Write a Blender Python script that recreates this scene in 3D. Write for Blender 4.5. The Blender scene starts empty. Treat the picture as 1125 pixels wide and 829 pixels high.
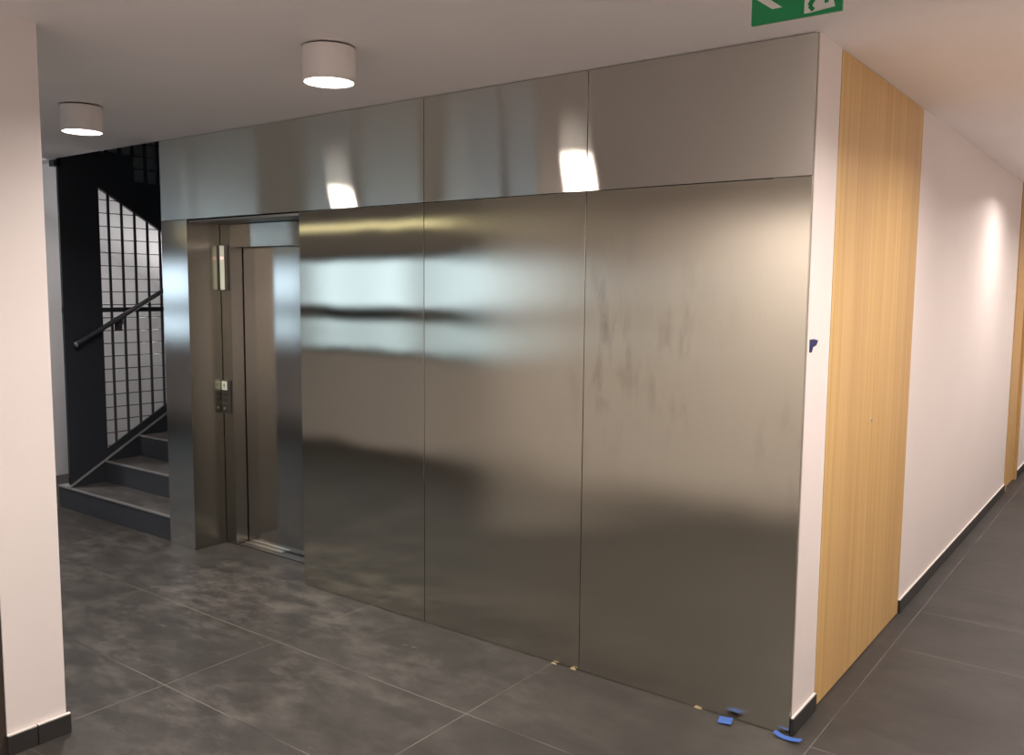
import bpy, bmesh, math, random
from mathutils import Vector, Matrix
random.seed(4)
SC = bpy.context.scene
COL = SC.collection
PI = math.pi

# ---------------------------------------------------------------- helpers
def srgb(r, g, b):
    def f(c):
        c /= 255.0
        return c / 12.92 if c <= 0.04045 else ((c + 0.055) / 1.055) ** 2.4
    return (f(r), f(g), f(b), 1.0)

def link(name, bm, mats, parent=None, smooth=False):
    me = bpy.data.meshes.new(name)
    bmesh.ops.recalc_face_normals(bm, faces=bm.faces[:])
    bm.to_mesh(me); bm.free()
    if not isinstance(mats, (list, tuple)):
        mats = [mats]
    for m in mats:
        me.materials.append(m)
    if smooth:
        for p in me.polygons:
            p.use_smooth = True
    o = bpy.data.objects.new(name, me)
    COL.objects.link(o)
    if parent is not None:
        o.parent = parent
    return o

def tag(o, label=None, cat=None, group=None, kind=None):
    if label: o["label"] = label
    if cat: o["category"] = cat
    if group: o["group"] = group
    if kind: o["kind"] = kind
    return o

def thing(name, label, cat, loc=(0, 0, 0), group=None):
    o = bpy.data.objects.new(name, None)
    COL.objects.link(o)
    o.empty_display_size = 0.1
    o.location = loc
    return tag(o, label, cat, group)

def struct(name, bm, mats, parent=None, smooth=False):
    o = link(name, bm, mats, parent, smooth)
    if parent is None:
        o["kind"] = "structure"
    return o

def bx(bm, x0, x1, y0, y1, z0, z1, mi=0, bevel=0.0, seg=2):
    v = [bm.verts.new(p) for p in ((x0, y0, z0), (x1, y0, z0), (x1, y1, z0), (x0, y1, z0),
                                   (x0, y0, z1), (x1, y0, z1), (x1, y1, z1), (x0, y1, z1))]
    fs = [bm.faces.new([v[i] for i in q]) for q in
          ((0, 3, 2, 1), (4, 5, 6, 7), (0, 1, 5, 4), (1, 2, 6, 5), (2, 3, 7, 6), (3, 0, 4, 7))]
    for f in fs:
        f.material_index = mi
    if bevel > 0:
        es = list({e for f in fs for e in f.edges})
        r = bmesh.ops.bevel(bm, geom=es, offset=bevel, segments=seg, affect='EDGES', profile=0.5)
        for f in r['faces']:
            f.material_index = mi
    return fs

def prism(bm, pts, axis, a0, a1, mi=0):
    """polygon pts (2D) extruded along an axis; for axis 'x' pts are (y,z); 'y' -> (x,z); 'z' -> (x,y)"""
    def P(p, a):
        if axis == 'x': return (a, p[0], p[1])
        if axis == 'y': return (p[0], a, p[1])
        return (p[0], p[1], a)
    A = [bm.verts.new(P(p, a0)) for p in pts]
    B = [bm.verts.new(P(p, a1)) for p in pts]
    n = len(pts)
    fs = [bm.faces.new(A), bm.faces.new(B[::-1])]
    for i in range(n):
        fs.append(bm.faces.new((A[i], B[i], B[(i + 1) % n], A[(i + 1) % n])))
    for f in fs:
        f.material_index = mi
    return fs

def tube(bm, p0, p1, r, n=12, mi=0, caps=True):
    p0, p1 = Vector(p0), Vector(p1)
    d = (p1 - p0).normalized()
    a = d.orthogonal().normalized(); b = d.cross(a)
    R0 = [bm.verts.new(p0 + r * (math.cos(2 * PI * i / n) * a + math.sin(2 * PI * i / n) * b)) for i in range(n)]
    R1 = [bm.verts.new(p1 + r * (math.cos(2 * PI * i / n) * a + math.sin(2 * PI * i / n) * b)) for i in range(n)]
    for i in range(n):
        f = bm.faces.new((R0[i], R0[(i + 1) % n], R1[(i + 1) % n], R1[i])); f.material_index = mi
    if caps:
        f = bm.faces.new(R0[::-1]); f.material_index = mi
        f = bm.faces.new(R1); f.material_index = mi

def lathe(bm, prof, n=48, mi=0, c=(0, 0)):
    """closed profile [(r,z)...] revolved about z"""
    rings = []
    for r, z in prof:
        if r < 1e-6:
            rings.append([bm.verts.new((c[0], c[1], z))])
        else:
            rings.append([bm.verts.new((c[0] + r * math.cos(2 * PI * i / n), c[1] + r * math.sin(2 * PI * i / n), z)) for i in range(n)])
    for k in range(len(rings) - 1):
        A, B = rings[k], rings[k + 1]
        for i in range(n):
            j = (i + 1) % n
            if len(A) == 1 and len(B) == 1: continue
            if len(A) == 1: f = bm.faces.new((A[0], B[i], B[j]))
            elif len(B) == 1: f = bm.faces.new((A[i], B[0], A[j]))
            else: f = bm.faces.new((A[i], B[i], B[j], A[j]))
            f.material_index = mi

def B():
    return bmesh.new()

# ---------------------------------------------------------------- materials
class NT:
    def __init__(s, name):
        s.m = bpy.data.materials.new(name); s.m.use_nodes = True
        s.t = s.m.node_tree; s.n = s.t.nodes
        s.b = s.n["Principled BSDF"]; s.out = s.n["Material Output"]
    def add(s, typ, **kw):
        n = s.n.new(typ)
        for k, v in kw.items():
            if k.startswith('i_'):
                key = k[2:]
                key = int(key) if key.isdigit() else key.replace('_', ' ')
                n.inputs[key].default_value = v
            else:
                setattr(n, k, v)
        return n
    def l(s, a, b):
        s.t.links.new(a, b)
    def math(s, op, a, b=None, c=None, clamp=False):
        n = s.n.new('ShaderNodeMath'); n.operation = op; n.use_clamp = clamp
        for i, v in enumerate((a, b, c)):
            if v is None: continue
            if hasattr(v, 'is_output'): s.l(v, n.inputs[i])
            else: n.inputs[i].default_value = v
        return n.outputs[0]
    def mix(s, fac, a, b, mode='MIX'):
        n = s.n.new('ShaderNodeMix'); n.data_type = 'RGBA'; n.blend_type = mode
        for sock, v in ((n.inputs[0], fac), (n.inputs[6], a), (n.inputs[7], b)):
            if hasattr(v, 'is_output'): s.l(v, sock)
            else: sock.default_value = v
        return n.outputs[2]
    def pos(s):
        g = s.add('ShaderNodeNewGeometry')
        x = s.add('ShaderNodeSeparateXYZ'); s.l(g.outputs['Position'], x.inputs[0])
        return g.outputs['Position'], x.outputs[0], x.outputs[1], x.outputs[2]
    def mapped(s, vec, scale=(1, 1, 1), loc=(0, 0, 0)):
        n = s.add('ShaderNodeMapping'); s.l(vec, n.inputs[0])
        n.inputs['Scale'].default_value = scale; n.inputs['Location'].default_value = loc
        return n.outputs[0]
    def noise(s, vec, scale=1.0, detail=3.0, rough=0.5, out='Fac'):
        n = s.add('ShaderNodeTexNoise'); s.l(vec, n.inputs['Vector'])
        n.inputs['Scale'].default_value = scale; n.inputs['Detail'].default_value = detail
        n.inputs['Roughness'].default_value = rough
        return n.outputs[0] if out == 'Fac' else n.outputs[1]
    def ramp(s, fac, a, b):
        n = s.add('ShaderNodeMapRange'); s.l(fac, n.inputs[0])
        n.inputs[1].default_value = a; n.inputs[2].default_value = b
        n.interpolation_type = 'SMOOTHSTEP'
        return n.outputs[0]
    def bump(s, h, dist, strength=1.0):
        n = s.add('ShaderNodeBump'); s.l(h, n.inputs['Height'])
        n.inputs['Distance'].default_value = dist; n.inputs['Strength'].default_value = strength
        return n.outputs[0]

def simple(name, col, rough=0.5, metal=0.0, spec=0.5):
    k = NT(name)
    k.b.inputs['Base Color'].default_value = col
    k.b.inputs['Roughness'].default_value = rough
    k.b.inputs['Metallic'].default_value = metal
    k.b.inputs['Specular IOR Level'].default_value = spec
    P, x, y, z = k.pos()
    n = k.noise(P, 35, 3)
    k.l(k.mix(k.math('MULTIPLY', n, 0.25), col, tuple(c * 0.8 for c in col[:3]) + (1,)), k.b.inputs['Base Color'])
    return k.m

def paint(name, col):
    k = NT(name)
    P, x, y, z = k.pos()
    n = k.noise(P, 2.2, 4)
    c2 = tuple(c * 0.93 for c in col[:3]) + (1,)
    k.l(k.mix(n, col, c2), k.b.inputs['Base Color'])
    k.b.inputs['Roughness'].default_value = 0.62
    k.b.inputs['Specular IOR Level'].default_value = 0.35
    f = k.noise(P, 180, 2)
    k.l(k.bump(f, 0.0006, 0.5), k.b.inputs['Normal'])
    return k.m

def steel(name, tangent, rough, aniso, col, wave=0.0, wscale=(1, 1, 1), dirt=0.0, grain_axis='z', seed=0.0):
    k = NT(name)
    P, x, y, z = k.pos()
    b = k.add('ShaderNodeBsdfAnisotropic', distribution='BECKMANN')
    k.n.remove(k.b); k.l(b.outputs[0], k.out.inputs[0])
    b.inputs['Anisotropy'].default_value = -aniso
    t = k.add('ShaderNodeCombineXYZ')
    for i in range(3): t.inputs[i].default_value = tangent[i]
    k.l(t.outputs[0], b.inputs['Tangent'])
    gs = (220, 220, 1.5) if grain_axis == 'z' else (1.5, 220, 220)
    g = k.noise(k.mapped(P, gs), 1.0, 2)
    base = k.mix(g, tuple(c * 0.975 for c in col[:3]) + (1,), tuple(min(1, c * 1.025) for c in col[:3]) + (1,))
    rg = k.math('MULTIPLY_ADD', g, 0.01, rough - 0.005)
    if name == 'brushed_steel_vertical':
        # the sheets nearer the corner are duller
        rg = k.math('MULTIPLY_ADD', k.ramp(x, -2.05, -1.25), 0.115, rg)
    if dirt > 0:
        # hand marks and dried cleaning streaks: patches of vertical smear
        area = k.ramp(k.noise(k.mapped(P, (1.3, 1, 0.8), (seed, 0, 0)), 1.0, 2), 0.38, 0.66)
        sm = k.ramp(k.noise(k.mapped(P, (15, 1, 4.2), (seed + 3, 0, 2)), 1.0, 4, 0.55), 0.46, 0.74)
        fi = k.ramp(k.noise(k.mapped(P, (26, 1, 11), (seed + 9, 0, 5)), 1.0, 3, 0.5), 0.60, 0.80)
        zz = k.math('MULTIPLY', k.ramp(z, 0.8, 1.35), k.ramp(z, 2.1, 1.9))
        xx = k.ramp(x, -1.3, -0.95)
        d = k.math('MULTIPLY', k.math('MULTIPLY_ADD', fi, 0.5, sm), k.math('MULTIPLY', zz, xx))
        d = k.math('MULTIPLY', d, k.math('MULTIPLY', area, dirt), clamp=True)
        base = k.mix(d, base, (0.36, 0.33, 0.275, 1))
        rg = k.math('MULTIPLY_ADD', d, 0.06, rg)
    k.l(base, b.inputs['Color'])
    k.l(rg, b.inputs['Roughness'])
    if wave > 0:
        w = k.noise(k.mapped(P, wscale, (seed, 0, seed)), 1.0, 1.0)
        k.l(k.bump(w, wave, 1.0), b.inputs['Normal'])
    return k.m

STEEL = (0.65, 0.628, 0.535, 1)
M = {}
for i_, (r_, a_, d_) in enumerate(((.115, .50, 0.0), (.115, .62, .3), (.115, .62, .85))):
    M['steel_low_%d' % i_] = steel('brushed_steel_vertical', (1, 0, 0), r_, a_, STEEL, 0.0018, (2.3, 1, 1.8), d_, 'z', 1.7)
M['steel_head'] = steel('brushed_steel_horizontal', (0, 0, 1), 0.170, 0.84, (0.61, 0.592, 0.545, 1), 0.0022, (2.4, 1, 0.7), 0.0, 'x', 4.2)
M['steel_door'] = steel('brushed_steel_door', (0, 0, 1), 0.13, 0.25, (0.58, 0.57, 0.535, 1), 0.001, (1, 1, 1), 0.0, 'z')
M['steel_frame'] = steel('brushed_steel_frame', (0, 0, 1), 0.13, 0.25, (0.47, 0.465, 0.42, 1), 0.0, (1, 1, 1), 0.0, 'z')
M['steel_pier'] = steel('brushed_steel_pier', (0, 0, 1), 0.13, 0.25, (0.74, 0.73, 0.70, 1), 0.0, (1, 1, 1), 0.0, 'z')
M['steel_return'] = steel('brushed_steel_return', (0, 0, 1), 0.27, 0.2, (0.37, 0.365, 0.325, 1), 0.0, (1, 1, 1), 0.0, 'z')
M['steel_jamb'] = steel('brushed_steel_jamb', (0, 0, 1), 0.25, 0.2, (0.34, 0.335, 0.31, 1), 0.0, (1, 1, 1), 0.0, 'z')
M['steel_edge'] = simple('polished_steel', (0.7, 0.68, 0.64, 1), 0.3, 1.0)
M['wall'] = paint('white_wall_paint', (0.71, 0.655, 0.635, 1))
M['ceiling'] = paint('ceiling_paint', (0.91, 0.875, 0.87, 1))
M['stair_wall'] = paint('grey_white_stair_paint', (0.76, 0.755, 0.76, 1))
M['black'] = simple('black_powder_coat', (0.026, 0.031, 0.039, 1), 0.45)
M['bar'] = simple('dark_bar_paint', (0.055, 0.056, 0.06, 1), 0.4)
M['wire'] = simple('dark_wire', (0.06, 0.06, 0.065, 1), 0.4, 0.6)
M['dark_core'] = simple('dark_core_board', (0.03, 0.028, 0.026, 1), 0.8)
M['white_metal'] = simple('white_lamp_enamel', (0.72, 0.68, 0.66, 1), 0.38)
M['ring_gap'] = simple('lamp_shadow_gap', (0.06, 0.055, 0.055, 1), 0.7)
M['caulk'] = simple('white_caulk', (0.72, 0.68, 0.64, 1), 0.6)
M['trim_brown'] = simple('dark_brown_trim', (0.045, 0.033, 0.026, 1), 0.45)
M['blue_tape'] = simple('blue_masking_tape', srgb(52, 92, 168), 0.6)
M['navy_tape'] = simple('navy_masking_tape', srgb(26, 28, 84), 0.6)
M['green'] = simple('sign_green', srgb(8, 145, 84), 0.35)
M['sign_white'] = simple('sign_white', (0.78, 0.76, 0.72, 1), 0.4)
M['pale_plate'] = simple('pale_green_grey_display', (0.58, 0.62, 0.50, 1), 0.3)
M['key_dark'] = simple('dark_steel_key', (0.10, 0.095, 0.09, 1), 0.35, 0.8)
M['plate_dark'] = simple('dark_steel_plate', (0.16, 0.15, 0.14, 1), 0.35, 0.9)
M['mortar'] = simple('dry_mortar', srgb(165, 150, 118), 0.9)
M['window_frame'] = simple('grey_window_frame', (0.10, 0.105, 0.11, 1), 0.4)

def emissive(name, col, s):
    k = NT(name)
    k.b.inputs['Base Color'].default_value = (0.8, 0.8, 0.8, 1)
    k.b.inputs['Emission Color'].default_value = col
    k.b.inputs['Emission Strength'].default_value = s
    return k.m
M['lens'] = emissive('lamp_lens', (1.0, 0.93, 0.86, 1), 8.0)
M['warm_strip'] = emissive('warm_light_strip', (1.0, 0.88, 0.50, 1), 2.6)
M['red_led'] = emissive('red_display_dot', (1.0, 0.16, 0.13, 1), 0.7)

def glass():
    k = NT('window_glass')
    tr = k.add('ShaderNodeBsdfTransparent'); gl = k.add('ShaderNodeBsdfGlossy')
    gl.inputs['Roughness'].default_value = 0.02
    tr.inputs['Color'].default_value = (0.95, 0.97, 0.975, 1)
    mx = k.add('ShaderNodeMixShader'); mx.inputs[0].default_value = 0.08
    k.l(tr.outputs[0], mx.inputs[1]); k.l(gl.outputs[0], mx.inputs[2]); k.l(mx.outputs[0], k.out.inputs[0])
    return k.m
M['glass'] = glass()

def floor_mat():
    k = NT('slate_grey_floor_tiles')
    P, x, y, z = k.pos()
    u = k.math('DIVIDE', k.math('SUBTRACT', x, 0.09), 1.2)
    v = k.math('DIVIDE', k.math('SUBTRACT', y, -0.03), 0.6)
    fu = k.math('FRACT', u); fv = k.math('FRACT', v)
    du = k.math('MULTIPLY', k.math('MINIMUM', fu, k.math('SUBTRACT', 1.0, fu)), 1.2)
    dv = k.math('MULTIPLY', k.math('MINIMUM', fv, k.math('SUBTRACT', 1.0, fv)), 0.6)
    d = k.math('MINIMUM', du, dv)
    near = k.math('MULTIPLY', k.math('LESS_THAN', k.math('ABSOLUTE', k.math('ADD', y, 0.03)), 0.06), k.math('LESS_THAN', x, 0.085))
    gx = k.ramp(du, 0.0028, 0.0016); gy = k.ramp(dv, 0.0028, 0.0016)
    crs = k.ramp(k.noise(k.mapped(P, (0.9, 1.7, 1), (2, 4, 0)), 1.0, 1), 0.36, 0.56)
    gy = k.math('MULTIPLY', gy, k.math('SUBTRACT', 1.0, near))
    grout = k.math('MAXIMUM', gy, k.math('MULTIPLY', gx, k.math('MULTIPLY_ADD', crs, 0.75, 0.25)))
    # one value per tile
    c = k.add('ShaderNodeCombineXYZ')
    k.l(k.math('FLOOR', u), c.inputs[0]); k.l(k.math('FLOOR', v), c.inputs[1])
    wn = k.add('ShaderNodeTexWhiteNoise'); wn.noise_dimensions = '3D'; k.l(c.outputs[0], wn.inputs['Vector'])
    # cloudy slate, stretched along the tile
    n1 = k.noise(k.mapped(P, (1.6, 2.6, 1), (3, 1, 0)), 1.0, 6, 0.62)
    n2 = k.noise(k.mapped(P, (7, 12, 1)), 1.0, 5, 0.6)
    slate = k.mix(k.ramp(n1, 0.3, 0.7), (0.027, 0.0245, 0.0225, 1), (0.046, 0.042, 0.0385, 1))
    slate = k.mix(k.math('MULTIPLY', k.ramp(n2, 0.4, 0.75), 0.35), slate, (0.022, 0.0205, 0.019, 1))
    slate = k.mix(k.math('MULTIPLY', wn.outputs['Value'], 0.28), slate, (0.025, 0.0235, 0.022, 1))
    # dry cement dust left on the lobby side, cleaner along the corridor
    area = k.math('MULTIPLY', k.ramp(x, -0.3, -2.4), 1.0)
    ar2 = k.math('MULTIPLY_ADD', area, 0.75, 0.18)
    n3 = k.noise(k.mapped(P, (3.6, 6.5, 1), (7.3, 2.1, 0)), 1.0, 10, 0.74)
    n4 = k.noise(k.mapped(P, (1.0, 1.2, 1), (1.3, 5.5, 0)), 1.0, 2)
    dust = k.math('MULTIPLY', k.ramp(n3, 0.44, 0.70), k.ramp(n4, 0.25, 0.60))
    dust = k.math('MULTIPLY', dust, ar2)
    colr = k.mix(k.math('MULTIPLY', dust, 0.55), slate, (0.125, 0.115, 0.104, 1))
    # a few dry scrapes
    n5 = k.noise(k.mapped(P, (5, 17, 1), (0.4, 9, 0)), 1.0, 3)
    sc = k.math('MULTIPLY', k.ramp(n5, 0.70, 0.78), ar2)
    colr = k.mix(k.math('MULTIPLY', sc, 0.5), colr, (0.17, 0.158, 0.143, 1))
    n6 = k.noise(k.mapped(P, (5.5, 10, 1), (3.1, 0.7, 0)), 1.0, 10, 0.72)
    n7 = k.noise(k.mapped(P, (1.5, 2.2, 1), (8.2, 3.3, 0)), 1.0, 2)
    ex = k.math('ADD', x, 3.05); ey = k.math('MULTIPLY', k.math('ADD', y, 0.28), 1.7)
    er = k.math('SQRT', k.math('ADD', k.math('MULTIPLY', ex, ex), k.math('MULTIPLY', ey, ey)))
    door = k.ramp(er, 1.0, 0.25)          # more dust trodden in front of the lift door
    m7 = k.math('ADD', k.ramp(n7, 0.40, 0.58), k.math('MULTIPLY', door, 0.9), None, True)
    sc2 = k.math('MULTIPLY', k.math('MULTIPLY', k.ramp(n6, 0.42, 0.68), m7), k.math('ADD', ar2, k.math('MULTIPLY', door, 0.5)))
    colr = k.mix(k.math('MULTIPLY', sc2, 0.38), colr, (0.15, 0.139, 0.125, 1))
    dk = k.math('MULTIPLY', k.ramp(n6, 0.47, 0.36), ar2)
    colr = k.mix(k.math('MULTIPLY', dk, 0.40), colr, (0.022, 0.02, 0.018, 1))
    # grout, broken and partly filled
    gn = k.ramp(k.noise(k.mapped(P, (1.3, 1.3, 1), (5, 3, 0)), 1.0, 3), 0.33, 0.55)
    gcol = k.mix(gn, (0.03, 0.027, 0.025, 1), (0.15, 0.138, 0.122, 1))
    colr = k.mix(grout, colr, gcol)
    k.l(colr, k.b.inputs['Base Color'])
    rr = k.math('MULTIPLY_ADD', dust, 0.22, 0.50)
    rr = k.math('MULTIPLY_ADD', grout, 0.3, rr)
    k.l(rr, k.b.inputs['Roughness'])
    k.b.inputs['Specular IOR Level'].default_value = 0.32
    h = k.math('SUBTRACT', k.math('MULTIPLY', n2, 0.25), grout)
    k.l(k.bump(h, 0.0012, 0.6), k.b.inputs['Normal'])
    return k.m
M['floor'] = floor_mat()

def tread_mat():
    k = NT('dusty_dark_stair')
    P, x, y, z = k.pos()
    n = k.noise(k.mapped(P, (4, 9, 4)), 1.0, 6, 0.65)
    k.l(k.mix(k.ramp(n, 0.35, 0.7), (0.045, 0.044, 0.044, 1), (0.10, 0.094, 0.088, 1)), k.b.inputs['Base Color'])
    k.b.inputs['Roughness'].default_value = 0.6
    return k.m
M['tread'] = tread_mat()

def riser_mat():
    k = NT('blue_grey_riser')
    P, x, y, z = k.pos()
    n = k.noise(k.mapped(P, (2, 2, 5)), 1.0, 4)
    k.l(k.mix(n, (0.030, 0.033, 0.040, 1), (0.042, 0.046, 0.054, 1)), k.b.inputs['Base Color'])
    k.b.inputs['Roughness'].default_value = 0.5
    return k.m
M['riser'] = riser_mat()
M['nosing'] = simple('pale_worn_nosing', (0.20, 0.20, 0.20, 1), 0.5)
M['pale_strip'] = simple('pale_stringer_strip', (0.24, 0.24, 0.245, 1), 0.5)

def oak_mat():
    k = NT('oak_veneer')
    P, x, y, z = k.pos()
    strip = k.math('FLOOR', k.math('DIVIDE', k.math('ADD', y, k.math('MULTIPLY', k.noise(k.mapped(P, (0, 6, 0)), 1, 0), 0.1)), 0.085))
    c = k.add('ShaderNodeCombineXYZ'); k.l(strip, c.inputs[0])
    wn = k.add('ShaderNodeTexWhiteNoise'); k.l(c.outputs[0], wn.inputs['Vector'])
    fine = k.noise(k.mapped(P, (60, 110, 1.1)), 1.0, 5, 0.6)
    wide = k.noise(k.mapped(P, (10, 22, 0.35)), 1.0, 3)
    a = srgb(200, 165, 106); b = srgb(178, 142, 86); d = srgb(212, 180, 122)
    col = k.mix(k.ramp(fine, 0.35, 0.7), a, b)
    col = k.mix(k.math('MULTIPLY', k.ramp(wide, 0.35, 0.7), 0.55), col, d)
    col = k.mix(k.math('MULTIPLY', wn.outputs['Value'], 0.45), col, srgb(170, 132, 92))
    k.l(col, k.b.inputs['Base Color'])
    k.b.inputs['Roughness'].default_value = 0.42
    k.b.inputs['Specular IOR Level'].default_value = 0.4
    k.l(k.bump(fine, 0.0004, 0.4), k.b.inputs['Normal'])
    return k.m
M['oak'] = oak_mat()

def base_tile():
    k = NT('black_baseboard_tile')
    P, x, y, z = k.pos()
    n = k.noise(P, 14, 5)
    k.l(k.mix(n, (0.014, 0.0135, 0.013, 1), (0.034, 0.031, 0.029, 1)), k.b.inputs['Base Color'])
    k.b.inputs['Roughness'].default_value = 0.45
    return k.m
M['base'] = base_tile()

# ---------------------------------------------------------------- setting
H = 2.65           # ceiling height
ST = -4.225        # left end of the steel front (stairs beyond)
RX = -3.94         # left side of the door recess
PX = -2.86         # right side of the door recess
HZ = 2.14          # underside of the upper steel band
YB = -3.45         # wall behind the camera
XL = -11.0; XR = 1.75; YF = 9.0; SW = -6.95; SF = 3.9
BAY, HB = -7.6, 4.4       # double-height bay at the left end of the lobby
YC = -7.0          # end of the corridor behind the camera

bm = B(); bx(bm, XL - .2, XR + .2, YB - .2, YF + .2, -0.2, 0.0); bx(bm, -.2, XR + .2, YC - .2, YB - .2, -0.2, 0.0)
struct('floor', bm, M['floor'])
bm = B()
bx(bm, BAY, XR + .2, YB - .2, 0.0, H, H + .35); bx(bm, -.2, XR + .2, YC - .2, YB - .2, H, H + .35)
bx(bm, -4.2, XR + .2, 0.0, YF + .2, H, H + .35)
struct('ceiling', bm, M['ceiling'])
bm = B(); bx(bm, XL - .2, BAY, YB - .2, 0.1, HB, HB + .2); struct('ceiling_bay', bm, M['ceiling'])
bm = B(); bx(bm, BAY, BAY + .1, YB - .2, 0.0, H + .35, HB + .2); struct('wall_bay', bm, M['wall'])
bm = B(); bx(bm, SW - .2, -4.0, 0.0, SF + .2, 5.3, 5.5)
struct('ceiling_stairwell', bm, M['stair_wall'])

# wall behind the camera with three windows
wins = [(-10.6, -7.75), (-7.1, -5.15), (-4.95, -3.35)]
SZ0, SZ1, CL0, CL1 = 1.0, 2.07, 2.62, 4.2
bm = B()
bx(bm, XL - .2, 0, YB - .2, YB, 0, SZ0); bx(bm, BAY, 0, YB - .2, YB, SZ1, H); bx(bm, XL - .2, BAY, YB - .2, YB, SZ1, CL0); bx(bm, XL - .2, BAY, YB - .2, YB, CL1, HB)
bx(bm, XL - .2, -9.55, YB - .2, YB, CL0, CL1); bx(bm, wins[0][1], BAY, YB - .2, YB, CL0, CL1)
xs = [XL - .2] + [v for w in wins for v in w] + [0]
for i in range(0, len(xs), 2):
    bx(bm, xs[i], xs[i + 1], YB - .2, YB, SZ0, SZ1)
struct('wall_back', bm, M['wall'])

def window(n, plane, a0, a1, z0, z1, trans=None, axis='y', mull=2):
    """frame + pane across an opening in a wall whose plane is y=plane (axis y) or x=plane"""
    bm = B(); t = .05
    def bar(p0, p1, q0, q1, d=.035):
        bx(bm, p0, p1, plane - d, plane + d, q0, q1)
    bar(a0, a1, z0, z0 + t); bar(a0, a1, z1 - t, z1); bar(a0, a0 + t, z0, z1); bar(a1 - t, a1, z0, z1)
    for i in range(1, mull):
        c = a0 + (a1 - a0) * i / mull
        bar(c - .025, c + .025, z0, z1)
    if trans: bar(a0, a1, trans[0], trans[1])
    w = struct('window_%d' % n, bm, M['window_frame'])
    bm = B(); bx(bm, a0 + t, a1 - t, plane - .004, plane + .004, z0 + t, z1 - t)
    link('pane', bm, M['glass'], w)
    return w
for i, w in enumerate(wins):
    window(i + 1, YB - .1, w[0], w[1], SZ0, SZ1, (1.36, 1.52))
window(5, YB - .1, -9.55, -7.75, CL0, CL1, None, 'y', 1)

bm = B(); bx(bm, XR, XR + .2, YC, YF, 0, H); struct('wall_right', bm, M['wall'])
bm = B(); bx(bm, -.2, 0, YC, YB - .2, 0, H); bx(bm, -.2, XR + .2, YC - .2, YC, 0, H); struct('wall_corridor_rear', bm, M['wall'])
bm = B(); bx(bm, -.15, XR, YF, YF + .2, 0, H); struct('wall_far', bm, M['wall'])
bm = B(); bx(bm, XL - .2, XL, YB, 0.1, 0, HB); struct('wall_hall_end', bm, M['wall'])
bm = B(); bx(bm, XL, SW - .2, -0.1, 0.1, 0, HB); struct('wall_hall_front', bm, M['wall'])
# stairwell walls
bm = B(); bx(bm, SW - .2, SW, -0.1, SF + .2, 0, 5.3); struct('wall_stair_left', bm, M['stair_wall'])
bm = B()
bx(bm, SW, -4.0, SF, SF + .2, 0, 1.65); bx(bm, SW, -4.0, SF, SF + .2, 2.2, 5.3)
bx(bm, SW, -5.5, SF, SF + .2, 1.65, 2.2); bx(bm, -4.4, -4.0, SF, SF + .2, 1.65, 2.2)
struct('wall_stair_far', bm, M['stair_wall'])
window(4, SF + .1, -5.5, -4.4, 1.65, 2.2, None)  # unseen window added to bring daylight into the stairwell
bm = B(); bx(bm, SW - .2, -4.2, -0.2, 0.0, H + .35, 5.3); struct('wall_stair_front', bm, M['stair_wall'])

# lift shaft behind the steel
bm = B()
bx(bm, -4.205, -4.0, .02, SF, 0, H)                 # side of the shaft beside the stairs
bx(bm, -4.205, -4.0, 0.0, SF, H + .35, 5.3)
bx(bm, -4.0, RX - .016, .02, .30, 0, 2.12)          # pier at the door
bx(bm, -4.205, -.16, .017, .16, HZ + .02, H)        # lintel
bx(bm, PX + .02, -.16, .017, .16, 0, HZ + .02)      # wall behind the big sheets
bx(bm, -4.0, -.16, .60, .72, 0, H)                  # dark of the shaft behind the door
struct('wall_shaft', bm, M['dark_core'])

# corridor wall
bm = B()
W1a, W1b, W2a, W2b = .282, 1.655, 5.31, 6.05
bx(bm, -.155, 0, .0165, W1a, 0, H)
bx(bm, -.155, 0, W1b, W2a, 0, H)
bx(bm, -.155, 0, W2b, YF, 0, H)
bx(bm, -.155, -.04, W1a, W1b, 0, H)
bx(bm, -.155, -.06, W2a, W2b, 0, H)
struct('wall_corridor', bm, M['wall'])

# pillar at the left edge of the view
PLx0, PLx1, PLy0, PLy1 = -2.44, -2.235, -1.905, -1.69
bm = B(); bx(bm, PLx0, PLx1, PLy0, PLy1, 0, H); struct('wall_left', bm, M['wall'])
bm = B(); bx(bm, PLx0, PLx1 - .006, PLy0 - .03, PLy0, 0, H); struct('trim_1', bm, M['trim_brown'])

def baseboard(name, segs):
    bm = B()
    for (x0, x1, y0, y1, h) in segs:
        bx(bm, x0, x1, y0, y1, 0, h, 0, .0015, 1)
        bx(bm, x0 + .001, x1 - .003, y0 + .001, y1 - .001, h, h + .004, 1)
    return struct(name, bm, [M['base'], M['caulk']])
t = .013
baseboard('baseboard_corner', [(0, t, .002, W1a - .004, .070)])
baseboard('baseboard_corridor', [(0, t, W1b + .004, 2.85, .072), (0, t, 2.853, 4.05, .072), (0, t, 4.053, W2a - .004, .072)])
baseboard('baseboard_far', [(0, t, W2b + .004, YF - .01, .072)])
baseboard('baseboard_left', [(PLx1, PLx1 + .016, PLy0 - .004, -1.804, .074), (PLx1, PLx1 + .016, -1.801, PLy1 + .012, .074)])
baseboard('baseboard_right', [(XR - t, XR, YC + .02, YF - .02, .072)])

# ground and daylight outside
bm = B(); bx(bm, -40, -.3, -60, YB - .3, -.4, -.25)
struct('ground_outside', bm, simple('pale_paving', (0.6, 0.6, 0.58, 1), .8))
wd = bpy.data.worlds.new('sky'); SC.world = wd; wd.use_nodes = True
bg = wd.node_tree.nodes['Background']
bg.inputs[0].default_value = (0.70, 0.85, 1.0, 1); bg.inputs[1].default_value = 2.3

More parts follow.
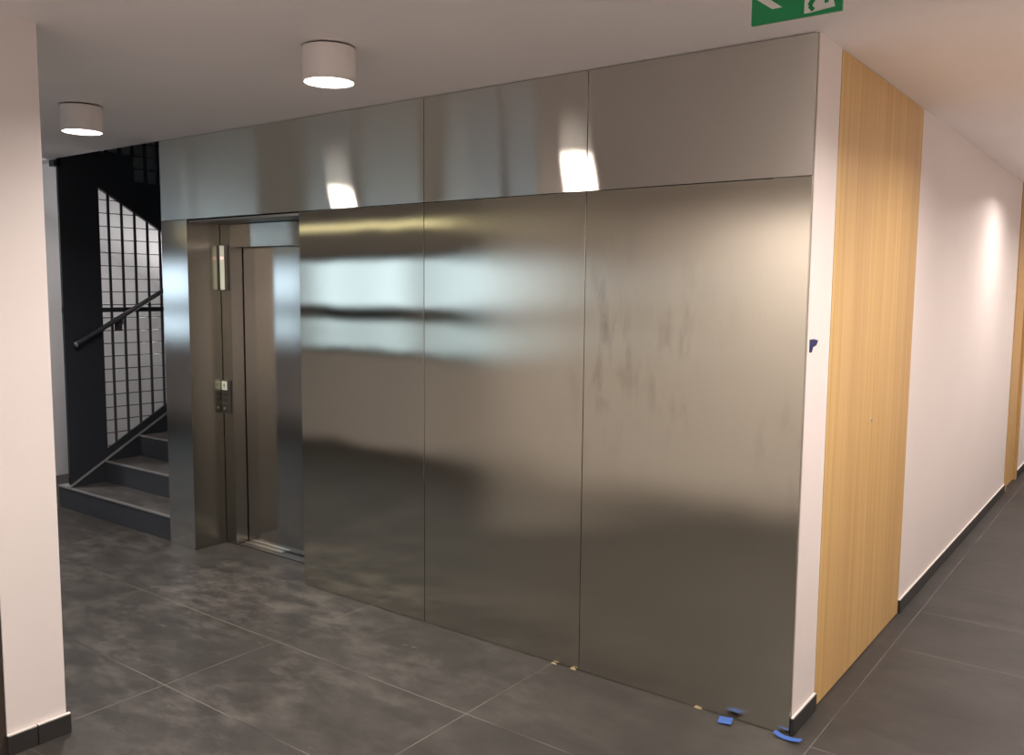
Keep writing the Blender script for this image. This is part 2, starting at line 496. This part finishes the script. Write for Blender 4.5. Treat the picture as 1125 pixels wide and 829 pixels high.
# ---------------------------------------------------------------- steel cladding
G = .0015
def sheet(name, x0, x1, z0, z1, mat, label, group, thick=.015):
    bm = B(); bx(bm, x0 + G, x1 - G, 0, thick, z0 + G, z1 - G, 0, .0012, 2)
    o = link(name, bm, mat)
    return tag(o, label, 'wall panel', group)
S1, S2 = -1.915, -.970
gl, gh = 'tall brushed steel wall sheets', 'upper brushed steel band sheets'
sheet('steel_wall_sheet', PX, S1, .0, HZ, M['steel_low_0'], 'tall brushed steel wall sheet directly right of the lift door, mirroring bright windows', gl)
sheet('steel_wall_sheet', S1, S2, .0, HZ, M['steel_low_1'], 'tall brushed steel wall sheet in the middle, softly lit by window glow', gl)
sheet('steel_wall_sheet', S2, -.001, .0, HZ, M['steel_low_2'], 'tall smudged steel wall sheet at the corner beside the white wall strip', gl)
sheet('steel_header_sheet', ST, S1, HZ, H - .002, M['steel_head'], 'long upper steel sheet running over the lift door next to the stairs', gh)
sheet('steel_header_sheet', S1, S2, HZ, H - .002, M['steel_head'], 'upper steel sheet above the middle tall sheet, with one lamp glare', gh)
sheet('steel_header_sheet', S2, -.001, HZ, H - .002, M['steel_head'], 'upper steel sheet at the corner under the green exit sign', gh)
# pier cladding left of the door: one folded sheet
YD = .24
bm = B()
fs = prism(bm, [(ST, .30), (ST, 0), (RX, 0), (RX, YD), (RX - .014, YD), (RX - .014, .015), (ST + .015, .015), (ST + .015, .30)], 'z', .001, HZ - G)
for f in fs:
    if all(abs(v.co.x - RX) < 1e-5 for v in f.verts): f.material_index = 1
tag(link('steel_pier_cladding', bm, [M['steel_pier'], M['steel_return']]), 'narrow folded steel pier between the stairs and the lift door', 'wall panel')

# ---------------------------------------------------------------- lift door
lift = thing('lift_door', 'closed brushed steel lift door set back in its steel frame', 'lift door', (-3.4, YD, 0))
def child(name, bm, mat, parent, smooth=False):
    bm.transform(Matrix.Translation(-Vector(parent.matrix_world.translation if parent.parent else parent.location)))
    return link(name, bm, mat, parent, smooth)
JX = -3.832; YL = .335
bm = B()
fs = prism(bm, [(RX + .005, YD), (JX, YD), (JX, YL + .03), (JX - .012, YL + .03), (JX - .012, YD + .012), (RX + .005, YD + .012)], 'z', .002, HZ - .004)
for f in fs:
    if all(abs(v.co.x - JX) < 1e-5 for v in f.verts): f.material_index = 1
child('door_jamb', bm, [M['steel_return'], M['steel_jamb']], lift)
bm = B(); bx(bm, RX + .0005, RX + .02, YD + .0125, YD + .02, .002, HZ - .004); child('jamb_gap', bm, M['black'], lift)
bm = B(); bx(bm, JX, PX - .002, YD, YD + .012, 1.985, 2.118, 0, .001, 1); bx(bm, JX, PX - .002, YD, YL + .03, 1.975, 1.985)
child('door_header', bm, M['steel_head'], lift)
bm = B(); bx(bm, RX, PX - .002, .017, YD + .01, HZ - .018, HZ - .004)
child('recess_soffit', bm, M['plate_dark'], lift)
bm = B(); bx(bm, JX + .008, PX - .005, YL, YL + .028, .012, 1.973, 0, .001, 1)
leaf = child('door_leaf', bm, M['steel_door'], lift)
bm = B(); bx(bm, JX + .001, JX + .007, YL + .01, YL + .03, .012, 1.973)
child('door_gap', bm, M['black'], lift)
bm = B()
bx(bm, JX + .005, PX - .004, YD + .014, YL + .028, 0.0, .006, 1)
for i in range(2):
    bx(bm, JX + .01, -3.44, YL - .038 + i * .018, YL - .024 + i * .018, .006, .010)
s = child('door_sill', bm, [M['steel_edge'], M['plate_dark']], lift); s['label'] = 'dark door sill with a bright metal strip'

# floor indicator and call panel on the strip beside the door
SXc = -3.898
ind = thing('floor_indicator', 'slim lift floor indicator with red lit mark, high beside lift door', 'display', (SXc, YD - .0006, 1.70))
bm = B(); bx(bm, SXc - .042, SXc + .042, YD - .012, YD, 1.695, 1.990, 0, .002, 2); child('housing', bm, M['plate_dark'], ind)
bm = B(); bx(bm, SXc - .026, SXc + .020, YD - .015, YD - .012, 1.70, 1.985, 0, .001, 1); child('display_plate', bm, M['pale_plate'], ind)
bm = B()
cx, cz = SXc - .003, 1.905
bx(bm, cx - .018, cx + .017, YD - .0165, YD - .015, cz - .010, cz + .010)
child('red_display', bm, M['red_led'], ind)
cp = thing('call_panel', 'lift call panel with pale top key and small lock, waist high beside lift door', 'control panel', (SXc, YD - .0006, .88))
bm = B(); bx(bm, SXc - .045, SXc + .04, YD - .012, YD, .885, 1.105, 0, .002, 2); child('plate', bm, M['plate_dark'], cp)
bm = B(); bx(bm, SXc - .036, SXc + .020, YD - .017, YD - .012, 1.040, 1.098, 0, .0015, 1)
ck = child('key', bm, M['pale_plate'], cp); ck['label'] = 'pale square key with dark mark'
bm = B()
prism(bm, [(SXc - .017, 1.070), (SXc - .008, 1.084), (SXc + .001, 1.070), (SXc - .005, 1.070), (SXc - .005, 1.056), (SXc - .011, 1.056), (SXc - .011, 1.070)], 'y', YD - .0178, YD - .0169)
link_mark = link('arrow_mark', bm, M['key_dark'], ck); link_mark.matrix_parent_inverse = Matrix.Translation(-Vector((SXc, YD, .88)))
for zc in (1.012, .978):
    bm = B(); bx(bm, SXc - .033, SXc + .018, YD - .016, YD - .012, zc - .013, zc + .013, 0, .002, 2); child('button', bm, M['key_dark'], cp)
bm = B(); bx(bm, SXc - .036, SXc + .022, YD - .015, YD - .012, .892, .945, 0, .001, 1); child('lock_plate', bm, M['key_dark'], cp)
bm = B(); tube(bm, (SXc - .007, YD - .015, .918), (SXc - .007, YD - .021, .918), .008, 16); child('lock_barrel', bm, M['steel_edge'], cp)

# ---------------------------------------------------------------- oak cupboard and far oak door
cb = thing('service_cupboard', 'full height light oak cupboard front with two flush doors in the white corridor wall', 'cupboard', (0, (W1a + W1b) / 2, 0))
mid = .958
for (a, b2) in ((W1a + .001, mid - .0007), (mid + .0007, W1b - .001)):
    bm = B(); bx(bm, -.034, .002, a, b2, .006, H - .003, 0, .0008, 1)
    lf = child('door', bm, M['oak'], cb)
    if b2 < 1.2:
        bm = B(); tube(bm, (.002, mid - .012, 1.135), (.007, mid - .012, 1.135), .0085, 18); bx(bm, .006, .0075, mid - .0135, mid - .0105, 1.129, 1.141)
        lk = link('lock', bm, M['steel_edge'], lf); lk.matrix_parent_inverse = Matrix.Translation(-Vector(cb.location))
fd = thing('oak_door', 'narrow slice of oak door and frame far down the corridor at the right edge', 'door', (0, (W2a + W2b) / 2, 0))
bm = B()
bx(bm, -.05, .010, W2a + .001, W2a + .085, .002, H - .003, 0, .001, 1); bx(bm, -.05, .010, W2b - .085, W2b - .001, .002, H - .003, 0, .001, 1)
child('door_frame', bm, M['oak'], fd)
bm = B(); bx(bm, -.05, -.012, W2a + .087, W2b - .087, .006, H - .004); child('door', bm, M['oak'], fd)

# ---------------------------------------------------------------- stairs
CX = -5.63                       # plane of the cage between the flights
RI, GO, N1 = .17, .29, 9
Y0 = .022
st = thing('lower_stair_flight', 'dark grey dusty stairs climbing away beside the steel lift front', 'stairs', (-5.0, Y0, 0))
for i in range(N1):
    y0 = Y0 + GO * i; z1 = RI * (i + 1)
    xl = -5.79 if i == 0 else CX + .02
    xr = ST - .022
    y1 = y0 + GO + .02 if i < N1 - 1 else y0 + 1.3
    zb = 0 if i == 0 else RI * i - .03
    bm = B()
    bx(bm, xl, xr, y0, y1, zb, z1 - .014, 0)
    bx(bm, xl, xr, y0 - .004, y1, z1 - .014, z1, 1)
    bx(bm, xl, xr, y0 - .006, y0 + .016, z1 - .010, z1 + .0012, 2)
    if i == 0:
        bx(bm, -5.789, CX - .012, y0 + .015, y1, z1, z1 + .003, 3)
    stp = child('step', bm, [M['riser'], M['tread'], M['nosing'], M['pale_strip']], st)
bm = B(); bx(bm, ST - .022, ST - .004, Y0 - .006, 2.6, 0.0, .168); child('side_strip', bm, M['black'], st)
sl = RI / GO

uf = thing('upper_stair_flight', 'black underside stairs rising overhead behind the bar cage', 'stairs', (-6.3, 1.0, 2.2))
UZ = lambda y: 2.15 - .58 * (y - .9)
bm = B(); ya, yb = .06, 2.45
prism(bm, [(ya, UZ(ya)), (yb, UZ(yb)), (yb, UZ(yb) + .12), (ya, UZ(ya) + .12)], 'x', SW + .002, CX - .03)
s = child('soffit', bm, M['stair_wall'], uf); s['label'] = 'pale painted sloping underside'
for i in range(8):
    y0 = 2.4 - GO * (i + 1); z0 = UZ(y0) + .021
    bm = B(); bx(bm, SW + .002, CX - .03, y0, y0 + GO, z0, z0 + .19); child('step', bm, M['riser'], uf)
bm = B(); bx(bm, SW + .002, CX - .03, 2.45, SF - .01, 1.25, 1.52); child('landing', bm, M['stair_wall'], uf)

cage = thing('stair_cage', 'black steel screen of bars and wires between the stair flights', 'screen', (CX, 1.0, .1))
zs = lambda y: .20 + sl * (y - .03)      # foot line of the black plate
bm = B(); th = .012
# tall plate at the foot of the stair
prism(bm, [(.03, zs(.03) + .0), (.335, zs(.335)), (.335, 2.70), (.03, 2.70)], 'x', CX - th, CX + th)
child('tall_plate', bm, M['black'], cage)
bm = B()
prism(bm, [(.03, .0 + .171), (.335, zs(.335) - .03), (2.4, zs(2.4) - .03), (2.4, zs(2.4) + .055), (.335, zs(.335) + .055), (.03, zs(.03) + .055)], 'x', CX - .008, CX + .010)
prism(bm, [(.03, .171), (.33, .171), (2.4, zs(2.4) - .22), (2.4, zs(2.4) - .02), (.03, zs(.03) - .02)], 'x', CX - .008, CX + .004)
child('lower_stringer', bm, M['black'], cage)
bm = B(); prism(bm, [(.015, zs(.015) - .028), (2.4, zs(2.4) - .028), (2.4, zs(2.4) - .010), (.015, zs(.015) - .010)], 'x', CX - .012, CX + .0185)
s = child('edge_strip', bm, M['pale_strip'], cage); s['label'] = 'pale grey edge strip along the stringer'
bm = B(); bx(bm, CX - .06, CX + .012, .004, .055, 2.60, 2.646); child('top_flange', bm, M['black'], cage)
# stepped upper plate
bm = B()
pts = [(.335, UZ(.335)), (2.4, UZ(2.4))]
top = []
yy, zz = .632, 2.746
top.append((.335, 2.746)); top.append((.632, 2.746))
for i in range(6):
    zz -= .185 if i else .20
    top.append((yy, zz)); yy += .30; top.append((min(yy, 2.4), zz))
pts = pts + top[::-1]
prism(bm, pts, 'x', CX - .010, CX + .010)
child('upper_stringer', bm, M['black'], cage)
bm = B(); bx(bm, CX - .016, CX + .016, .03, 2.4, 1.514, 1.550); child('mid_rail', bm, M['black'], cage)
def ztop(y):
    if y < .632: return 2.746
    k2 = int((y - .632) / .30); return 2.546 - .185 * k2
ys = [.415 + .108 * i for i in range(19)]
for y in ys:
    bm = B(); bx(bm, CX - .005, CX + .005, y - .0095, y + .0095, zs(y) + .05, UZ(y) + .02); child('bar', bm, M['bar'], cage)
for y in ys:
    bm = B(); bx(bm, CX - .006, CX + .006, y - .012, y + .012, ztop(y) - .01, 3.9); child('upper_bar', bm, M['black'], cage)
z = .455
while z < 2.44:
    yl = .335; yr = min(2.4, .335 + (z - zs(.335) - .05) / sl, .9 + (2.15 - z) / .58)
    if z > UZ(.335): break
    if yr > yl + .03:
        bm = B(); tube(bm, (CX, yl, z), (CX, yr, z), .0035, 6); child('wire', bm, M['wire'], cage)
    z += .1015
z = 2.65
while z < 3.8:
    bm = B(); tube(bm, (CX, .335 if z > 2.74 else .64, z), (CX, 2.4, z), .0035, 6); child('upper_wire', bm, M['wire'], cage)
    z += .1015
bm = B(); bx(bm, CX - .012, CX + .012, .03, 2.4, 3.88, 3.92); bx(bm, CX - .012, CX + .012, .03, .335, 2.70, 3.9); child('top_rail', bm, M['black'], cage)

# handrail on the stair side of the cage
HXr = CX + .075
hr = thing('handrail', 'dark sloping stair handrail bracketed to the black bar cage', 'handrail', (HXr, .1, 1.29))
hz = lambda y: 1.286 + .556 * (y - .105)
bm = B(); tube(bm, (HXr, .085, hz(.085)), (HXr, 2.3, hz(2.3)), .019, 14); child('rail', bm, M['black'], hr, True)
bm = B(); tube(bm, (HXr, .079, hz(.079)), (HXr, .088, hz(.088)), .0195, 14); s = child('end_cap', bm, M['pale_strip'], hr); s['label'] = 'pale grey end cap'
for y in (.46, 1.4, 2.1):
    bm = B(); tube(bm, (CX + .010, y, hz(y) - .075), (HXr, y, hz(y) - .06), .007, 8); tube(bm, (HXr, y, hz(y) - .064), (HXr, y, hz(y) - .012), .007, 8)
    bx(bm, CX + .0065, CX + .013, y - .03, y + .03, hz(y) - .12, hz(y) - .03)
    child('bracket', bm, M['bar'], hr)

# ---------------------------------------------------------------- downlights
def downlight(x, y, label, power, spread=160, col=(1.0, .90, .835)):
    d = thing('downlight', label, 'ceiling lamp', (x, y, H), 'white cylinder ceiling downlights')
    R = .1025
    bm = B(); lathe(bm, [(0, 0), (R + .003, 0), (R + .003, -.004), (0, -.004)]); bm.normal_update(); link('ceiling_plate', bm, M['white_metal'], d, False)
    bm = B(); lathe(bm, [(0, -.004), (R - .012, -.004), (R - .012, -.011), (0, -.011)]); link('shadow_gap', bm, M['ring_gap'], d)
    bm = B(); lathe(bm, [(0, -.011), (R - .002, -.011), (R, -.013), (R, -.138), (R - .001, -.140), (R - .006, -.140), (R - .010, -.133), (0, -.133)])
    bo = link('body', bm, M['white_metal'], d, True)
    md = bo.modifiers.new('edge', 'EDGE_SPLIT'); md.split_angle = math.radians(40)
    bm = B(); lathe(bm, [(0, -.1335), (R - .0105, -.1335), (R - .0115, -.1385), (0, -.1385)]); link('lens', bm, M['lens'], d)
    la = bpy.data.lights.new('downlight_light', 'AREA'); la.shape = 'DISK'; la.size = .19
    la.energy = power; la.color = col; la.spread = math.radians(spread)
    lo = bpy.data.objects.new('downlight_light', la); COL.objects.link(lo)
    lo.parent = d; lo.location = (0, 0, -.1415)
    return d
P = 32
downlight(-1.60, -.885, 'white cylinder downlight nearer the camera, above the steel band', P)
downlight(-3.51, -.872, 'white cylinder downlight farther left, close to the stairs', P)
for (x, y, nm, pw) in ((.8, 1.2, 'by the oak cupboard', 14), (.57, 3.98, 'along the white corridor wall', 17), (.7, 6.8, 'at the far corridor end', 30),
                   (.9, -.32, 'added by the green exit sign to light the corner strip', 22), (.75, -4.6, 'in the corridor behind the camera', 40),  # exit sign lamp is added out of view to brighten the white corner strip
                   (-.52, -2.9, 'added by the lobby rear wall to brighten it', 58), (1.38, .3, 'added along the other corridor side, near end', 21), (1.38, 2.8, 'added along the other corridor side, middle', 21), (1.38, 5.3, 'added along the other corridor side, far end', 21),  # unseen lamps added: rear wall fill, and a row lifting the corridor ceiling
                   (-6.35, -.75, 'added in front of the stairs to light their wall', 24)):  # unseen lamp added to brighten the wall behind the stair cage
    downlight(x, y, 'white cylinder ceiling downlight ' + nm, pw)

# slim warm light profile along the top of the window wall
wl = thing('linear_wall_light', 'slim warm linear light profile above the lobby windows', 'wall lamp', (-6.9, YB, 2.37))
bm = B(); bx(bm, -9.4, -4.4, YB, YB + .03, 2.40, 2.43); bx(bm, -9.4, -4.4, YB, YB + .012, 2.345, 2.40); child('housing', bm, M['white_metal'], wl)
bm = B(); bx(bm, -9.38, -4.42, YB + .012, YB + .03, 2.375, 2.40); child('diffuser', bm, M['warm_strip'], wl)

bl = thing('stair_fill_lamp', 'round white fill uplight added out of sight beside the lower stairs', 'wall lamp', (CX - .14, 1.3, .5))  # unseen uplight added to brighten the stair soffit and wall
def disc_z(z0, z1, rad, xo=0.0):
    bm = B(); tube(bm, (CX - .14, 1.3, z0), (CX - .14, 1.3, z1), rad, 32); return bm
bm = disc_z(.46, .49, .115); bx(bm, CX - .06, CX + .02, 1.26, 1.34, .46, .485)
child('base', bm, M['white_metal'], bl)
child('diffuser', disc_z(.4905, .50, .105), M['lens'], bl)
la = bpy.data.lights.new('stair_fill_light', 'AREA'); la.shape = 'DISK'; la.size = .2; la.energy = 11; la.spread = math.radians(105); la.color = (1.0, .96, .95)
lo = bpy.data.objects.new('stair_fill_light', la); COL.objects.link(lo); lo.parent = bl; lo.location = (0, 0, .004); lo.rotation_euler = (PI, 0, 0)

# ---------------------------------------------------------------- exit sign
SY = -.80; sx0, sx1, sz0, sz1 = .073, .325, 2.466, 2.594
es = thing('exit_sign', 'green emergency exit sign with white arrow and running figure under the ceiling', 'sign', (.2, SY, H))
bm = B(); bx(bm, sx0, sx1, SY, SY + .012, sz0, sz1, 0, .0015, 1); child('sign_board', bm, M['green'], es)
bm = B(); bx(bm, sx0 + .05, sx1 - .05, SY + .002, SY + .010, sz1, H); child('ceiling_bracket', bm, M['white_metal'], es)
W_, H_ = sx1 - sx0, sz1 - sz0
def sp(u, v): return (sx0 + u * W_, sz0 + v * H_)
bm = B()
prism(bm, [sp(.05, .55), sp(.24, .28), sp(.355, .28), sp(.215, .485), sp(.46, .485), sp(.46, .615), sp(.215, .615), sp(.355, .82), sp(.24, .82)], 'y', SY - .0012, SY)
child('arrow', bm, M['sign_white'], es)
bm = B()
prism(bm, [sp(.60, .06), sp(.68, .06), sp(.68, .90), sp(.60, .90)], 'y', SY - .0012, SY)
prism(bm, [sp(.68, .06), sp(.93, .10), sp(.90, .30), sp(.90, .90), sp(.68, .90)], 'y', SY - .0012, SY)
child('doorway', bm, M['sign_white'], es)
bm = B()
def limb(a, b2, w):
    a = Vector(a); b2 = Vector(b2); dd = (b2 - a).normalized(); n = Vector((-dd.y, dd.x)) * w
    prism(bm, [tuple(a + n), tuple(b2 + n), tuple(b2 - n), tuple(a - n)], 'y', SY - .0022, SY - .0012)
limb(sp(.80, .72), sp(.745, .48), .011); limb(sp(.745, .48), sp(.655, .20), .0065); limb(sp(.655, .20), sp(.70, .10), .0055)
limb(sp(.745, .48), sp(.83, .36), .006); limb(sp(.83, .36), sp(.84, .20), .0055)
limb(sp(.79, .70), sp(.70, .62), .0045); limb(sp(.70, .62), sp(.66, .70), .004); limb(sp(.80, .68), sp(.87, .58), .0045)
c = sp(.815, .83)
prism(bm, [(c[0] + .009 * math.cos(a * PI / 8), c[1] + .009 * math.sin(a * PI / 8)) for a in range(16)], 'y', SY - .0022, SY - .0012)
child('running_figure', bm, M['green'], es)

# ---------------------------------------------------------------- tape scraps and crumbs
def ribbon(name, pts, width, mat, label, cat, thick=.0012, nsub=6):
    """strip that follows centreline pts (x,y,z) with widths along 'width' vector per point"""
    bm = B(); rows = []
    P2 = []
    for i in range(len(pts) - 1):
        for k2 in range(nsub):
            f = k2 / nsub
            P2.append(Vector(pts[i]).lerp(Vector(pts[i + 1]), f))
    P2.append(Vector(pts[-1]))
    for it in range(4):
        P2 = [P2[0]] + [(P2[i - 1] + P2[i] * 2 + P2[i + 1]) / 4 for i in range(1, len(P2) - 1)] + [P2[-1]]
    for j, p in enumerate(P2):
        w = Vector(width); up = Vector((0, 0, thick))
        jit = .12 * math.sin(j * 1.7)
        rows.append([bm.verts.new(p - w * (.5 + jit * .2)), bm.verts.new(p + w * (.5 - jit * .2)), bm.verts.new(p + w * .5 + up), bm.verts.new(p - w * .5 + up)])
    for a, b2 in zip(rows, rows[1:]):
        for q in range(4):
            bm.faces.new((a[q], a[(q + 1) % 4], b2[(q + 1) % 4], b2[q]))
    bm.faces.new(rows[0]); bm.faces.new(rows[-1][::-1])
    return tag(link(name, bm, mat, None, False), label, cat)
ribbon('tape_scrap', [(-.246, -.030, .013), (-.243, -.052, .011), (-.238, -.072, .006)], (.052, .010, .002), M['blue_tape'],
       'short blue tape scrap on the floor at the foot of the smudged steel sheet', 'tape')
ribbon('tape_scrap', [(-.052, -.024, .014), (-.02, -.032, .006), (.02, -.036, .008), (.056, -.033, .014)], (.004, .021, .004), M['blue_tape'],
       'longer curled blue tape scrap on the floor at the white wall corner', 'tape')
bm = B()
prism(bm, [(.040, 1.540), (.092, 1.540), (.138, 1.533), (.118, 1.515), (.080, 1.510), (.070, 1.491), (.042, 1.491)], 'x', .0, .0015)
tag(link('tape_scrap', bm, M['navy_tape']), 'dark blue tape scrap stuck on the white wall strip beside the steel corner', 'tape')
def crumb(x0, x1, y0, y1, h, label):
    bm = B(); n = 7
    topv = []
    ring = [(x0 + (x1 - x0) * (.5 + .5 * math.cos(a)) , y0 + (y1 - y0) * (.5 + .5 * math.sin(a))) for a in [2 * PI * i / n for i in range(n)]]
    ring = [(a + random.uniform(-.1, .1) * (x1 - x0), b2 + random.uniform(-.1, .1) * (y1 - y0)) for a, b2 in ring]
    lo = [bm.verts.new((a, b2, 0)) for a, b2 in ring]
    cxx, cyy = (x0 + x1) / 2, (y0 + y1) / 2
    hi = [bm.verts.new((cxx + (a - cxx) * .7, cyy + (b2 - cyy) * .7, h * random.uniform(.7, 1.1))) for a, b2 in ring]
    bm.faces.new(lo[::-1]); bm.faces.new(hi)
    for i in range(n): bm.faces.new((lo[i], lo[(i + 1) % n], hi[(i + 1) % n], hi[i]))
    tag(link('mortar_crumb', bm, M['mortar']), label, 'debris', 'dry mortar crumbs along the steel')
crumb(-.405, -.36, -.009, .0, .006, 'pale mortar crumb at the foot of the steel, left of the short blue tape')
crumb(-1.01, -.98, -.014, -.002, .008, 'pale mortar crumb at the foot of the steel where two tall sheets meet')
crumb(-1.115, -1.085, -.014, -.002, .004, 'pale mortar crumb at the steel foot where a floor joint ends')

# ---------------------------------------------------------------- camera
Mx = ((0.799892, 0.600086, 0.00836), (-0.066251, 0.074448, 0.995022), (-0.596477, 0.796463, -0.099306))
cam = bpy.data.cameras.new('camera'); co = bpy.data.objects.new('camera', cam); COL.objects.link(co)
r, u, f = [Vector(v) for v in Mx]
m4 = Matrix.Identity(4)
for i in range(3):
    m4[i][0], m4[i][1], m4[i][2] = r[i], u[i], -f[i]
m4[0][3], m4[1][3], m4[2][3] = 1.0873777, -3.27088174, 1.71758007
co.matrix_world = m4
cam.sensor_fit = 'HORIZONTAL'; cam.sensor_width = 36.0; cam.lens = 968.027 * 36.0 / 1125.0
cam.clip_start = .05
SC.camera = co

SC.view_settings.view_transform = 'Standard'
SC.view_settings.look = 'None'
SC.view_settings.gamma = 1.0
SC.view_settings.use_curve_mapping = False
SC.view_settings.exposure = 0.0
SC.cycles.max_bounces = 10
SC.cycles.diffuse_bounces = 6
SC.cycles.glossy_bounces = 6
SC.cycles.sample_clamp_indirect = 6.0
